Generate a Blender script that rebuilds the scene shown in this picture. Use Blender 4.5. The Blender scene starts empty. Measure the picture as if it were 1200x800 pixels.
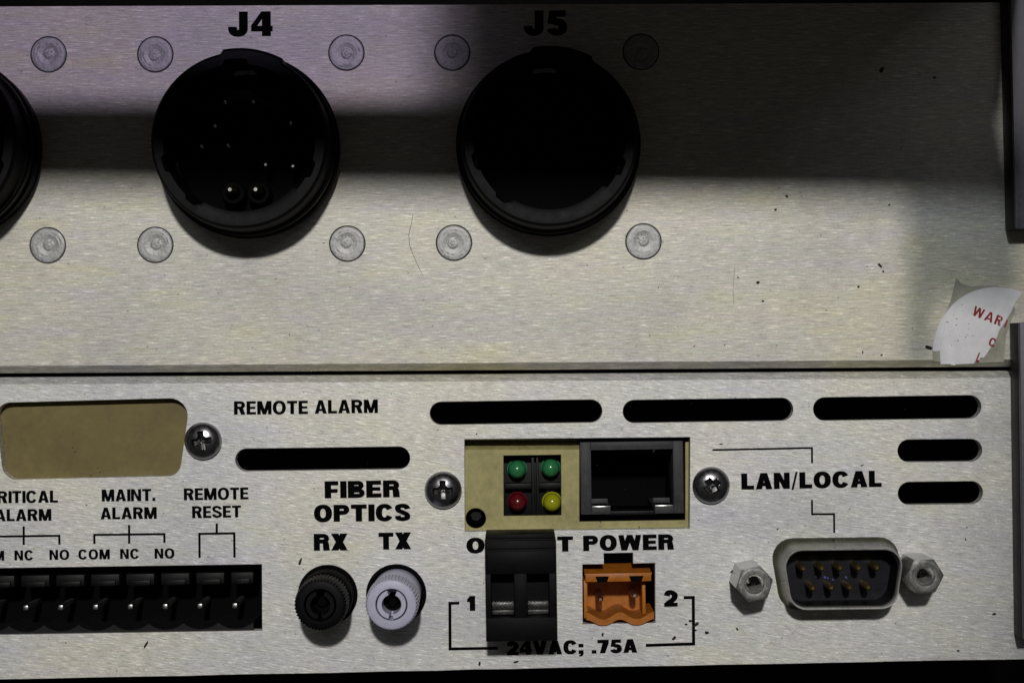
import bpy, bmesh, math, random
from mathutils import Vector, Matrix

# ------------------------------------------------------------------ units, camera, light
S = 0.001                 # everything below is written in millimetres
D = 250.0                 # camera to panel
PX = 8.0                  # photograph pixels per millimetre on the panel face
scene = bpy.context.scene
COL = scene.collection
R = math.radians

cd = bpy.data.cameras.new('camera')
cam = bpy.data.objects.new('camera', cd)
COL.objects.link(cam)
cam.location = (0, -D * S, 0)
cam.rotation_euler = (R(90), 0, 0)
cd.sensor_fit = 'HORIZONTAL'
cd.sensor_width = 36.0
cd.lens = 36.0 * D / 150.0
cd.clip_start = 0.005
cd.clip_end = 20
scene.camera = cam

world = bpy.data.worlds.new('World')
scene.world = world
world.use_nodes = True
bg = world.node_tree.nodes['Background']
bg.inputs[0].default_value = (1.0, 0.965, 0.88, 1)
bg.inputs[1].default_value = 0.026

scene.view_settings.view_transform = 'Standard'
scene.view_settings.look = 'None'
scene.view_settings.exposure = 0.0
scene.view_settings.gamma = 1.0


def lamp(name, kind, loc, target, power, color, **kw):
    ld = bpy.data.lights.new(name, kind)
    ld.energy = power
    ld.color = color
    for k, v in kw.items():
        setattr(ld, k, v)
    o = bpy.data.objects.new(name, ld)
    COL.objects.link(o)
    o.location = Vector(loc) * S
    d = (Vector(target) - Vector(loc)).normalized()
    o.rotation_euler = d.to_track_quat('-Z', 'Y').to_euler()
    return o


KEY = (0, -850, 320)
lamp('key_lamp', 'SPOT', KEY, (-40, 0, -10), 19.0, (1.0, 0.975, 0.925), shadow_soft_size=0.022,
     spot_size=R(17.7), spot_blend=0.5)
lamp('tube_lamp', 'AREA', (0, -900, 330), (0, 0, 0), 0.42, (0.93, 0.95, 1.0), shape='RECTANGLE',
     size=0.62, size_y=0.03)


# ------------------------------------------------------------------ materials
def nodes_of(name):
    m = bpy.data.materials.new(name)
    m.use_nodes = True
    nt = m.node_tree
    return m, nt, nt.nodes['Principled BSDF']


def N(nt, t, **kw):
    n = nt.nodes.new(t)
    for k, v in kw.items():
        setattr(n, k, v)
    return n


def L(nt, a, b):
    nt.links.new(a, b)


def ramp(nt, pts):
    r = N(nt, 'ShaderNodeValToRGB')
    e = r.color_ramp.elements
    e[0].position, e[0].color = pts[0][0], pts[0][1]
    e[1].position, e[1].color = pts[-1][0], pts[-1][1]
    for p, c in pts[1:-1]:
        k = e.new(p)
        k.color = c
    return r


def g(v, a=1.0):
    return (v, v, v, a)


def coords(nt, scale, rot=0.0):
    tc = N(nt, 'ShaderNodeTexCoord')
    mp = N(nt, 'ShaderNodeMapping')
    mp.inputs['Rotation'].default_value = (0, rot, 0)
    mp2 = N(nt, 'ShaderNodeMapping')
    mp2.inputs['Scale'].default_value = scale
    L(nt, tc.outputs['Object'], mp.inputs[0])
    L(nt, mp.outputs[0], mp2.inputs[0])
    return mp2.outputs[0]


def noise(nt, vec, scale=1.0, detail=4.0, rough=0.6):
    n = N(nt, 'ShaderNodeTexNoise')
    n.inputs['Scale'].default_value = scale
    n.inputs['Detail'].default_value = detail
    n.inputs['Roughness'].default_value = rough
    L(nt, vec, n.inputs['Vector'])
    return n


def mix(nt, blend, fac, a, b):
    m = N(nt, 'ShaderNodeMix', data_type='RGBA', blend_type=blend)
    for sock, v in ((m.inputs['Factor'], fac), (m.inputs['A'], a), (m.inputs['B'], b)):
        if hasattr(v, 'is_linked'):
            L(nt, v, sock)
        else:
            sock.default_value = v
    return m.outputs['Result']


def brushed(name, tint, rot=0.0, stretch=(1.0, 1.0), rough=0.46, iris=0.5, metal=.3, streak=1.0):
    """Scratched, chromated aluminium: fine streaks along X, in relief and in tone."""
    m, nt, b = nodes_of(name)
    fine = noise(nt, coords(nt, (330 * stretch[0], 900, 4700 * stretch[1]), rot), 1, 2, .75)
    mid = noise(nt, coords(nt, (110 * stretch[0], 300, 2300 * stretch[1]), rot * .7), 1, 4, .7)
    grit = noise(nt, coords(nt, (2600, 2600, 4200), rot), 1, 2, .6)
    broad = noise(nt, coords(nt, (28, 28, 60), rot), 1, 3, .5)
    r1 = ramp(nt, [(.34, g(.70)), (.44, g(.90)), (.56, g(1.0)), (.63, g(1.18)), (.70, g(1.6))])  # brightest stops paint scratch glints into the tone
    L(nt, fine.outputs[0], r1.inputs[0])
    r2 = ramp(nt, [(.36, g(1 - .2 * streak)), (.5, g(.99)), (.64, g(1 + .15 * streak))])
    L(nt, mid.outputs[0], r2.inputs[0])
    r3 = ramp(nt, [(.34, g(.91)), (.5, g(1.0)), (.66, g(1.08))])
    L(nt, grit.outputs[0], r3.inputs[0])
    c = mix(nt, 'MULTIPLY', 1.0, r1.outputs[0], r2.outputs[0])
    c = mix(nt, 'MULTIPLY', 1.0, c, r3.outputs[0])
    c = mix(nt, 'MULTIPLY', 1.0, c, (*tint, 1))
    hue = noise(nt, coords(nt, (70, 100, 420), rot), 1, 4, .7)
    rh = ramp(nt, [(.34, (.90, .88, 1.12, 1)), (.46, (1.03, .97, .97, 1)), (.52, (.97, 1.0, 1.0, 1)), (.60, (1.03, 1.02, .86, 1)), (.70, (1.08, 1.06, .70, 1))])  # diffraction sparkle painted in as violet and yellow streaks
    L(nt, hue.outputs[0], rh.inputs[0])
    c = mix(nt, 'MULTIPLY', iris, c, rh.outputs[0])
    rb = ramp(nt, [(.34, (.86, .87, .91, 1)), (.5, (1, 1, 1, 1)), (.64, (1.07, 1.05, .96, 1))])
    L(nt, broad.outputs[0], rb.inputs[0])
    stain = noise(nt, coords(nt, (75, 75, 95), rot), 1, 5, .62)   # old smears and yellowed chromate
    rs = ramp(nt, [(.40, (1, 1, 1, 1)), (.56, (1.0, .995, .95, 1)), (.66, (.93, .91, .80, 1))])
    L(nt, stain.outputs[0], rs.inputs[0])
    c = mix(nt, 'MULTIPLY', .45, c, rs.outputs[0])
    c = mix(nt, 'MULTIPLY', 1.0, c, rb.outputs[0])
    # pin-head dirt specks
    vo = N(nt, 'ShaderNodeTexVoronoi')
    vo.inputs['Scale'].default_value = 420
    L(nt, coords(nt, (1, 1, 1)), vo.inputs['Vector'])
    sp = ramp(nt, [(.045, g(.25)), (.075, g(1))])
    L(nt, vo.outputs['Distance'], sp.inputs[0])
    c = mix(nt, 'MULTIPLY', .55, c, sp.outputs[0])
    L(nt, c, b.inputs['Base Color'])
    b.inputs['Metallic'].default_value = metal
    rr = N(nt, 'ShaderNodeMapRange')
    rr.inputs['To Min'].default_value = rough - .1
    rr.inputs['To Max'].default_value = rough + .14
    L(nt, mid.outputs[0], rr.inputs['Value'])
    L(nt, rr.outputs[0], b.inputs['Roughness'])
    bp = N(nt, 'ShaderNodeBump')
    bp.inputs['Strength'].default_value = .55
    bp.inputs['Distance'].default_value = .00004
    L(nt, fine.outputs[0], bp.inputs['Height'])
    L(nt, bp.outputs[0], b.inputs['Normal'])
    return m


def plain(name, color, rough=.5, metal=0.0, var=.25, scale=900, bump=.0, coat=0.0, spec=.5, grime=0.0, emit=None):
    """A plastic, paint or plain metal with mottled tone and fine grain."""
    m, nt, b = nodes_of(name)
    n = noise(nt, coords(nt, (scale,) * 3), 1, 5, .65)
    r = ramp(nt, [(.3, (*[c * (1 - var) for c in color], 1)), (.7, (*[min(1, c * (1 + var)) for c in color], 1))])
    L(nt, n.outputs[0], r.inputs[0])
    c = r.outputs[0]
    if grime:
        n2 = noise(nt, coords(nt, (190, 190, 190)), 1, 4, .6)
        r2 = ramp(nt, [(.45, g(1)), (.75, g(1 - grime))])
        L(nt, n2.outputs[0], r2.inputs[0])
        c = mix(nt, 'MULTIPLY', 1.0, c, r2.outputs[0])
    L(nt, c, b.inputs['Base Color'])
    b.inputs['Metallic'].default_value = metal
    b.inputs['Specular IOR Level'].default_value = spec
    b.inputs['Coat Weight'].default_value = coat
    rr = N(nt, 'ShaderNodeMapRange')
    rr.inputs['To Min'].default_value = max(.03, rough - .12)
    rr.inputs['To Max'].default_value = min(1, rough + .12)
    L(nt, n.outputs[0], rr.inputs['Value'])
    L(nt, rr.outputs[0], b.inputs['Roughness'])
    if bump:
        bp = N(nt, 'ShaderNodeBump')
        bp.inputs['Strength'].default_value = bump
        bp.inputs['Distance'].default_value = .00004
        L(nt, n.outputs[0], bp.inputs['Height'])
        L(nt, bp.outputs[0], b.inputs['Normal'])
    return m


M = {}
M['alu_upper'] = brushed('brushed_aluminium_straight', (.615, .60, .555), 0.006, (1.3, 1.15), .55, .42, .3, .6)
M['alu_lower'] = brushed('brushed_aluminium_slanted', (.685, .685, .69), -0.12, (1.7, 1.0), .55, .28, .3, .4)
M['rivet'] = plain('rivet_metal', (.36, .355, .355), .5, .35, .3, 3000, .55)
M['groove'] = plain('dark_groove', (.012, .012, .012), .8)
M['ink'] = plain('black_ink', (.002, .002, .0024), .8, spec=.04)
M['red_ink'] = plain('red_ink', (.30, .03, .035), .7, spec=.2, var=.45, scale=1600)
M['paper'] = plain('paper', (.86, .86, .90), .85, spec=.1, var=.07, scale=500, bump=.2, grime=.12)
M['tape'] = plain('old_tape', (.36, .35, .29), .45, spec=.4, var=.25, scale=400)
M['black'] = plain('black_plastic', (.0035, .0035, .0042), .5, var=.3, spec=.2, bump=.15)
M['shell'] = plain('black_shell_plastic', (.002, .002, .003), .55, var=.3, spec=.11, bump=.2)
M['deep'] = plain('deep_black_plastic', (.0014, .0014, .0017), .75, spec=.06)  # blacker copy with the shade of interiors put into the colour
M['jack'] = plain('jack_plastic', (.042, .041, .046), .55, var=.3, spec=.25, bump=.3)
M['plug'] = plain('plug_plastic', (.0026, .0026, .0038), .55, var=.25, spec=.1, bump=.2)
M['void'] = plain('dark_interior', (.004, .004, .004), .95, spec=.05)
M['tan'] = plain('gold_chromate_plate', (.165, .130, .042), .6, .1, .16, 700, .25, grime=.22)
M['tan_light'] = plain('pale_chromate_plate', (.34, .305, .13), .5, .2, .16, 900, .3, grime=.25)
M['chrome'] = plain('screw_steel', (.33, .325, .345), .27, 1.0, .12, 1500, .12, grime=.25)
M['steel'] = plain('nut_steel', (.46, .46, .45), .3, .8, .25, 1800, .12, grime=.35)
M['shellmetal'] = plain('chromated_shell', (.085, .084, .055), .22, .9, .25, 1200, .1, grime=.5)
M['rim'] = plain('rim_highlight', (.62, .62, .60), .3, .45, .2, 1200, .1, grime=.3)  # highlight along the shell rim painted in as a lighter metal
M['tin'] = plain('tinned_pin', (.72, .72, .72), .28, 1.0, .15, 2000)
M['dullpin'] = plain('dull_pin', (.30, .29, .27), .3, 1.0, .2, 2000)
M['darkpin'] = plain('shaded_contact', (.004, .0036, .003), .6, .2)
M['headerpin'] = plain('header_pin', (.45, .45, .45), .35, 1.0, .15, 2000)
M['gold'] = plain('gold_pin', (.22, .16, .055), .3, .8, .25, 2000)
M['clamp'] = plain('clamp_metal', (.10, .10, .10), .35, .9, .5, 2600, .8)
M['orange'] = plain('orange_plastic', (.40, .125, .009), .45, var=.2, scale=600, spec=.4, bump=.2)
M['white'] = plain('lavender_white_plastic', (.47, .47, .60), .45, var=.08, spec=.4, bump=.15, grime=.08)
M['insert'] = plain('serial_insert', (.0035, .0035, .0075), .45, var=.4, spec=.25)
M['green'] = plain('green_lens', (.028, .18, .07), .2, var=.1, coat=.2)
M['red'] = plain('red_lens', (.10, .006, .010), .2, var=.1, coat=.2)
M['yellow'] = plain('yellow_lens', (.31, .32, .012), .2, var=.1, coat=.2)
for _k in ('green', 'red', 'yellow'):
    _b = M[_k].node_tree.nodes['Principled BSDF']
    _b.inputs['Subsurface Weight'].default_value = .12
    _b.inputs['Subsurface Scale'].default_value = .0006
M['blue'] = plain('blue_residue', (.12, .13, .34), .6)
M['bracket'] = plain('bracket_grey', (.105, .101, .130), .5, .2, .2, 1500, .4)
M['scallop'] = plain('scalloped_plastic', (.011, .011, .013), .5, spec=.2)
M['recess'] = plain('recess_shade', (.07, .068, .07), .35, .9, .4, 2500)  # shade of the screw cross put into the colour
M['dirt'] = plain('dirt', (.035, .03, .022), .9, spec=.1, var=.5)
M['blocker'] = plain('blocker_black', (.02, .02, .02), .8)  # for the added light blockers


# ------------------------------------------------------------------ geometry helpers
def at(px, py, h=0.0):
    """Millimetres (u, v) of the point standing h in front of the panel that the photograph shows at this pixel."""
    k = (D - h) / D / PX
    return ((px - 600) * k, (400 - py) * k)


class MB:
    """Collects (u right, v up, h towards the viewer) geometry in millimetres."""
    def __init__(self):
        self.v, self.f = [], []

    def add(self, vs, fs):
        b = len(self.v)
        self.v += vs
        self.f += [tuple(b + i for i in f) for f in fs]
        return self

    def loft(self, loops, cap0=True, cap1=True, closed=True):
        n = len(loops[0])
        vs = [p for lp in loops for p in lp]
        fs = []
        m = n if closed else n - 1
        for k in range(len(loops) - 1):
            for i in range(m):
                j = (i + 1) % n
                fs.append((k * n + i, k * n + j, (k + 1) * n + j, (k + 1) * n + i))
        if cap0:
            fs.append(tuple(range(n - 1, -1, -1)))
        if cap1:
            fs.append(tuple((len(loops) - 1) * n + i for i in range(n)))
        return self.add(vs, fs)

    def prism(self, pts, h0, h1):
        return self.loft([[(u, v, h0) for u, v in pts], [(u, v, h1) for u, v in pts]])

    def box(self, u0, u1, v0, v1, h0, h1):
        return self.prism([(u0, v0), (u1, v0), (u1, v1), (u0, v1)], h0, h1)

    def lathe(self, prof, n=48, c=(0, 0), cap0=True, cap1=True, rf=None):
        loops = []
        for k, (r, h) in enumerate(prof):
            lp = []
            for i in range(n):
                a = 2 * math.pi * i / n
                rr = rf(k, a, r) if rf else r
                lp.append((c[0] + rr * math.cos(a), c[1] + rr * math.sin(a), h))
            loops.append(lp)
        return self.loft(loops, cap0, cap1)

    def sheet(self, pts, h):
        return self.add([(u, v, h) for u, v in pts], [tuple(range(len(pts)))])

    def build(self, name, mat, parent=None, bevel=0.0, smooth=40, loc=None, rot=0.0, segs=2):
        me = bpy.data.meshes.new(name)
        me.from_pydata([(u, -h, v) for u, v, h in self.v], [], self.f)
        bm = bmesh.new()
        bm.from_mesh(me)
        bmesh.ops.recalc_face_normals(bm, faces=bm.faces)
        if bevel:
            ed = [e for e in bm.edges if len(e.link_faces) == 2 and e.calc_face_angle(0) > R(35)]
            bmesh.ops.bevel(bm, geom=ed, offset=bevel, segments=segs, profile=.5, affect='EDGES', clamp_overlap=True)
        bmesh.ops.scale(bm, vec=(S, S, S), verts=bm.verts)
        bm.to_mesh(me)
        bm.free()
        me.polygons.foreach_set('use_smooth', [True] * len(me.polygons))
        me.set_sharp_from_angle(angle=R(smooth))
        me.materials.append(mat)
        return link(name, me, parent, loc, rot)


def link(name, me, parent=None, loc=None, rot=0.0):
    o = bpy.data.objects.new(name, me)
    COL.objects.link(o)
    if parent is not None:
        o.parent = parent
    if loc is not None:
        o.location = (loc[0] * S, -(loc[2] if len(loc) > 2 else 0) * S, loc[1] * S)
    o.rotation_euler = (0, rot, 0)
    return o


def plate_mesh(name, outline, holes, h0, h1, mat, bevel=.08):
    """A flat sheet with openings, edges lightly broken."""
    cu = bpy.data.curves.new(name, 'CURVE')
    cu.dimensions = '2D'
    cu.fill_mode = 'BOTH'
    cu.extrude = (h1 - h0) / 2 - bevel
    cu.bevel_depth = bevel
    cu.bevel_resolution = 1
    cu.offset = -bevel
    for lp in [outline] + holes:
        sp = cu.splines.new('POLY')
        sp.points.add(len(lp) - 1)
        for p, (u, v) in zip(sp.points, lp):
            p.co = (u, v, 0, 1)
        sp.use_cyclic_u = True
    ob = bpy.data.objects.new(name, cu)
    COL.objects.link(ob)
    dg = bpy.context.evaluated_depsgraph_get()
    me = bpy.data.meshes.new_from_object(ob.evaluated_get(dg))
    bpy.data.objects.remove(ob)
    bpy.data.curves.remove(cu)
    hc = (h0 + h1) / 2
    for v in me.vertices:
        x, y, z = v.co
        v.co = (x * S, -(z + hc) * S, y * S)
    me.materials.clear()
    me.materials.append(mat)
    me.polygons.foreach_set('use_smooth', [False] * len(me.polygons))
    return me


def join_into(o, mb):
    """Adds the MB geometry to the mesh of o (same material)."""
    bm = bmesh.new()
    bm.from_mesh(o.data)
    vs = [bm.verts.new((u * S, -h * S, v * S)) for u, v, h in mb.v]
    fs = [bm.faces.new([vs[i] for i in f]) for f in mb.f]
    bmesh.ops.recalc_face_normals(bm, faces=fs)
    for f in fs:
        f.smooth = True
    bm.to_mesh(o.data)
    bm.free()


def tag(o, label=None, cat=None, group=None, kind=None):
    for k, v in (('label', label), ('category', cat), ('group', group), ('kind', kind)):
        if v:
            o[k] = v
    return o


def thing(name, label, cat, px, py, rot=0.0, group=None, h=0.0):
    o = bpy.data.objects.new(name, None)
    COL.objects.link(o)
    u, v = at(px, py, h)
    o.location = (u * S, -h * S, v * S)
    o.rotation_euler = (0, rot, 0)
    o.empty_display_size = .005
    return tag(o, label, cat, group)


def rrect(u0, u1, v0, v1, r, n=6):
    """Rounded rectangle, or a slot when r is half the height."""
    pts = []
    for cx, cy, a0 in ((u1 - r, v1 - r, 0), (u0 + r, v1 - r, 90), (u0 + r, v0 + r, 180), (u1 - r, v0 + r, 270)):
        for i in range(n + 1):
            a = R(a0 + 90 * i / n)
            pts.append((cx + r * math.cos(a), cy + r * math.sin(a)))
    return pts


def turn(pts, a, c=(0, 0)):
    """Counter-clockwise as seen by the camera."""
    ca, sa = math.cos(a), math.sin(a)
    return [(c[0] + (u - c[0]) * ca - (v - c[1]) * sa, c[1] + (u - c[0]) * sa + (v - c[1]) * ca) for u, v in pts]


def pxslot(x0, x1, yl, yr, hgt, n=10):
    """A slot with its ends at x0, x1 and its centre line from yl to yr, in photograph pixels."""
    a, b = at(x0, yl), at(x1, yr)
    ang = math.atan2(b[1] - a[1], b[0] - a[0])
    ln = math.hypot(b[0] - a[0], b[1] - a[1])
    r = hgt / PX / 2
    pts = rrect(0, ln, -r, r, r * .999, n)
    return [(a[0] + p[0], a[1] + p[1]) for p in turn(pts, ang)]


def circle(px, py, rpx, n=48):
    u, v = at(px, py)
    return [(u + rpx / PX * math.cos(2 * math.pi * i / n), v + rpx / PX * math.sin(2 * math.pi * i / n)) for i in range(n)]


def roundpoly(pts, radii, n=6):
    """Polygon with each corner rounded."""
    out = []
    m = len(pts)
    if not isinstance(radii, (list, tuple)):
        radii = [radii] * m
    for i in range(m):
        p = Vector(pts[i])
        a = (Vector(pts[i - 1]) - p)
        b = (Vector(pts[(i + 1) % m]) - p)
        r = radii[i]
        if r <= 0:
            out.append(tuple(p))
            continue
        la, lb = a.length, b.length
        a /= la
        b /= lb
        half = math.acos(max(-1, min(1, a.dot(b)))) / 2
        d = min(r / math.tan(half), la * .49, lb * .49)
        rr = d * math.tan(half)
        c = p + (a + b).normalized() * (rr / math.sin(half))
        s, e = p + a * d - c, p + b * d - c
        a0 = math.atan2(s.y, s.x)
        a1 = math.atan2(e.y, e.x)
        da = (a1 - a0 + math.pi) % (2 * math.pi) - math.pi
        for k in range(n + 1):
            t = a0 + da * k / n
            out.append((c.x + rr * math.cos(t), c.y + rr * math.sin(t)))
    return out


# ------------------------------------------------------------------ lettering
def arc_strip(cx, cy, ro, ri, a0, a1, n=18, e=2.25):
    def pt(rx, ry, a):
        c, s = math.cos(a), math.sin(a)
        return (cx + rx * math.copysign(abs(c) ** (2 / e), c), cy + ry * math.copysign(abs(s) ** (2 / e), s))
    out = []
    for i in range(n):
        t0, t1 = R(a0 + (a1 - a0) * i / n), R(a0 + (a1 - a0) * (i + 1) / n)
        out.append([pt(*ro, t0), pt(*ro, t1), pt(*ri, t1), pt(*ri, t0)])
    return out


def stroke(ctrl, s, t, n=7):
    pts = []
    c = [ctrl[0]] + list(ctrl) + [ctrl[-1]]
    for k in range(1, len(c) - 2):
        p0, p1, p2, p3 = c[k - 1], c[k], c[k + 1], c[k + 2]
        for i in range(n):
            x = i / n
            pts.append(tuple(.5 * (2 * p1[j] + (p2[j] - p0[j]) * x + (2 * p0[j] - 5 * p1[j] + 4 * p2[j] - p3[j]) * x * x
                                   + (3 * p1[j] - p0[j] - 3 * p2[j] + p3[j]) * x ** 3) for j in (0, 1)))
    pts.append(ctrl[-1])
    lr = []
    for i, p in enumerate(pts):
        a, b = pts[max(0, i - 1)], pts[min(len(pts) - 1, i + 1)]
        dx, dy = b[0] - a[0], b[1] - a[1]
        ln = math.hypot(dx, dy) or 1
        dx, dy = dx / ln, dy / ln
        w = (s * dy * dy + t * dx * dx) / 2
        lr.append(((p[0] - dy * w, p[1] + dx * w), (p[0] + dy * w, p[1] - dx * w)))
    return [[lr[i][0], lr[i + 1][0], lr[i + 1][1], lr[i][1]] for i in range(len(lr) - 1)]


def bowl(x, w, y0, y1, s, t, n=12):
    """A D-shaped bowl from the stem at x to the right side w, between y0 and y1."""
    cy, ry = (y0 + y1) / 2, (y1 - y0) / 2
    rx = min((w - x), ry * 1.15)
    cx = w - rx
    rix, riy = max(rx - s, .02), max(ry - t, .02)
    o = [(x, y1)] + [(cx + rx * math.cos(R(90 - 180 * i / n)), cy + ry * math.sin(R(90 - 180 * i / n))) for i in range(n + 1)] + [(x, y0)]
    q = [(x, y1 - t)] + [(cx + rix * math.cos(R(90 - 180 * i / n)), cy + riy * math.sin(R(90 - 180 * i / n))) for i in range(n + 1)] + [(x, y0 + t)]
    return [[o[i], o[i + 1], q[i + 1], q[i]] for i in range(len(o) - 1)]


HEAVY = dict(s=.36, t=.252, gap=.085, w=dict(A=1.0, B=.93, C=1.0, E=.84, F=.77, I=.335, J=.80, L=.76, M=1.2, N=.95, O=1.03, P=.90, R=.92,
             S=.88, T=.90, U=.94, V=1.0, W=1.38, X=.98)) | {'n': dict(zip('124 57;./', (.53, .82, .87, .34, .83, .80, .33, .33, .40)))}
BOLD = dict(s=.262, t=.198, gap=.08, w=dict(A=.86, B=.78, C=.86, E=.66, F=.62, I=.215, J=.6, L=.64, M=1.0, N=.82, O=.92, P=.74, R=.80,
            S=.76, T=.72, U=.8, V=.84, W=1.2, X=.84)) | {'n': {' ': .22, '.': .2}}


def glyph(ch, st):
    s, t = st['s'], st['t']
    w = st['w'].get(ch) or st['n'].get(ch, .3)
    heavy = s > .3
    P = []

    def rc(x0, y0, x1, y1):
        P.append([(x0, y0), (x1, y0), (x1, y1), (x0, y1)])

    def po(*p):
        P.append(list(p))
    if ch in 'EFL':
        rc(0, 0, s, 1)
        if ch in 'EL':
            rc(s, 0, w, t)
        if ch in 'EF':
            rc(s, 1 - t, w * .985, 1)
            rc(s, .5 - t * .42, w * .93, .5 + t * .46) if ch == 'E' else rc(s, .43 - t * .46, w * .93, .43 + t * .46)
    elif ch == 'I':
        rc(0, 0, s, 1)
    elif ch == 'T':
        rc(0, 1 - t, w, 1)
        rc(w / 2 - s / 2, 0, w / 2 + s / 2, 1 - t)
    elif ch == 'N':
        rc(0, 0, s * .95, 1)
        rc(w - s * .95, 0, w, 1)
        po((s * .2, 1), (s * 1.05, 1), (w - s * .2, 0), (w - s * 1.05, 0))
    elif ch == 'M':
        rc(0, 0, s * .95, 1)
        rc(w - s * .95, 0, w, 1)
        po((s * .1, 1), (s * 1.25, 1), (w / 2 + s * .45, 0), (w / 2 - s * .45, 0))
        po((w - s * 1.25, 1), (w - s * .1, 1), (w / 2 + s * .45, 0), (w / 2 - s * .45, 0))
    elif ch == 'A':
        po((0, 0), (s * 1.06, 0), (w / 2 + s * .30, 1), (w / 2 - s * .56, 1))
        po((w, 0), (w - s * 1.06, 0), (w / 2 - s * .30, 1), (w / 2 + s * .56, 1))
        rc(w * .24, .19, w * .76, .19 + t * .85)
    elif ch == 'V':
        po((0, 1), (s * 1.06, 1), (w / 2 + s * .30, 0), (w / 2 - s * .56, 0))
        po((w, 1), (w - s * 1.06, 1), (w / 2 - s * .30, 0), (w / 2 + s * .56, 0))
    elif ch == 'W':
        q = w / 4
        k = s * .92
        po((0, 1), (k, 1), (q + k * .55, 0), (q - k * .5, 0))
        po((2 * q - k * .5, 1), (2 * q + k * .5, 1), (q + k * .55, 0), (q - k * .5, 0))
        po((2 * q - k * .5, 1), (2 * q + k * .5, 1), (3 * q + k * .5, 0), (3 * q - k * .55, 0))
        po((w, 1), (w - k, 1), (3 * q - k * .55, 0), (3 * q + k * .5, 0))
    elif ch == 'X':
        po((0, 1), (s * 1.2, 1), (w, 0), (w - s * 1.2, 0))
        po((w, 1), (w - s * 1.2, 1), (0, 0), (s * 1.2, 0))
    elif ch == 'O':
        P += arc_strip(w / 2, .5, (w / 2, .52), (w / 2 - s, .52 - t), 0, 360, 36)
    elif ch == 'C':
        P += arc_strip(w / 2, .5, (w / 2, .52), (w / 2 - s, .52 - t), 27, 333, 32)
    elif ch in 'PR':
        rc(0, 0, s, 1)
        P += bowl(s * .9, w * (.98 if ch == 'R' else 1), .40 if ch == 'P' else .42, 1, s, t)
        if ch == 'R':
            if heavy:
                po((w - s * 1.12, .5), (w - .06, .52), (w - .015, .3), (w + .01, 0), (w - s * 1.02, 0))
            else:
                po((w * .40, .46), (w * .40 + s * 1.25, .46), (w, 0), (w - s * 1.18, 0))
    elif ch == 'B':
        rc(0, 0, s, 1)
        P += bowl(s * .9, w * .95, .46, 1, s, t)
        P += bowl(s * .9, w, 0, .56, s, t)
    elif ch == 'J':
        rc(w - s, .33, w, 1)
        P += arc_strip(w / 2, .335, (w / 2, .355), (w / 2 - s, .355 - t * 1.1), 180, 360, 16)
        rc(0, .33, s, .385)
    elif ch == 'U':
        rc(0, .35, s, 1)
        rc(w - s, .35, w, 1)
        P += arc_strip(w / 2, .36, (w / 2, .38), (w / 2 - s, .38 - t), 180, 360, 16)
    elif ch == 'S':
        a, b = s * .48, t / 2
        P += stroke([(w - a, .69), (w - a * 1.25, .82), (w * .5, 1.015 - b), (a * 1.1, .83), (a * 1.25, .63), (w * .5, .505),
                     (w - a * 1.2, .37), (w - a * 1.1, .18), (w * .5, b - .015), (a * 1.2, .17), (a, .31)], s * .93, t)
    elif ch == '1':
        rc(w - s, 0, w, 1)
        po((0, .76), (0, .58), (w - s, .60), (w - s, .99))
    elif ch == '2':
        a, b = s * .48, t / 2
        P += stroke([(a, .66), (a * 1.3, .84), (w * .5, 1.01 - b), (w - a, .73), (w * .70, .47), (w * .30, .22), (w * .2, .05)], s, t * 1.15)
        rc(0, 0, w, t)
    elif ch == '4':
        x = w * .50
        rc(x, 0, x + s, 1)
        rc(0, .19, w, .19 + t * .9)
        po((0, .19 + t * .6), (0, .44), (x - .02, 1), (x + s * .3, 1), (x + .03, .74), (w * .28, .19 + t * .85))
    elif ch == '5':
        rc(w * .14, 1 - t, w * .93, 1)
        po((w * .14, 1), (w * .14 + s * .8, 1), (w * .08 + s * .9, .46), (w * .04, .46))
        P += arc_strip(w / 2, .325, (w / 2, .345), (w / 2 - s, .345 - t * 1.05), 142, -168, 26)
    elif ch == '7':
        rc(0, 1 - t, w, 1)
        po((w, 1 - t), (w - s * 1.25, 1 - t), (w * .18, 0), (w * .18 + s * 1.05, 0))
    elif ch == ';':
        rc(0, .47, s, .74)
        rc(0, 0, s, .27)
        po((s * .45, 0), (s, 0), (s * .75, -.16), (s * .1, -.2), (s * .1, -.1))
    elif ch == '.':
        rc(0, 0, s * .92, .26)
    elif ch == '/':
        po((0, -.07), (s * .36, -.07), (w, 1.03), (w - s * .36, 1.03))
    return P, w


def text_polys(txt, st):
    x, out = 0.0, []
    for i, ch in enumerate(txt):
        P, w = glyph(ch, st)
        out += [[(x + a, b) for a, b in p] for p in P]
        x += w + (st['gap'] if ch != ' ' else 0)
    return out, x - st['gap']


def lay(polys, a, b, width, cap, mb, h=.012):
    """Puts unit-height outlines on the line from a to b (millimetres), stretched to fill it."""
    ang = math.atan2(b[1] - a[1], b[0] - a[0])
    ln = math.hypot(b[0] - a[0], b[1] - a[1])
    ca, sa = math.cos(ang), math.sin(ang)
    for k, p in enumerate(polys):
        q = []
        for x, y in p:
            x, y = x / width * ln, y * cap
            q.append((a[0] + x * ca - y * sa, a[1] + x * sa + y * ca))
        mb.sheet(q, h + .0012 * (k % 9))


def printed(parent, pieces, label, mat='ink', name='printed_label', h=.012):
    """pieces: (text, style, x0, x1, baseline y at x0, at x1, cap height), in photograph pixels."""
    mb = MB()
    for txt, st, x0, x1, y0, y1, cap in pieces:
        polys, w = text_polys(txt, st)
        lay(polys, at(x0, y0), at(x1, y1), w, cap / PX, mb, h)
    return tag(mb.build(name, M[mat], parent), label)


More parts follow.
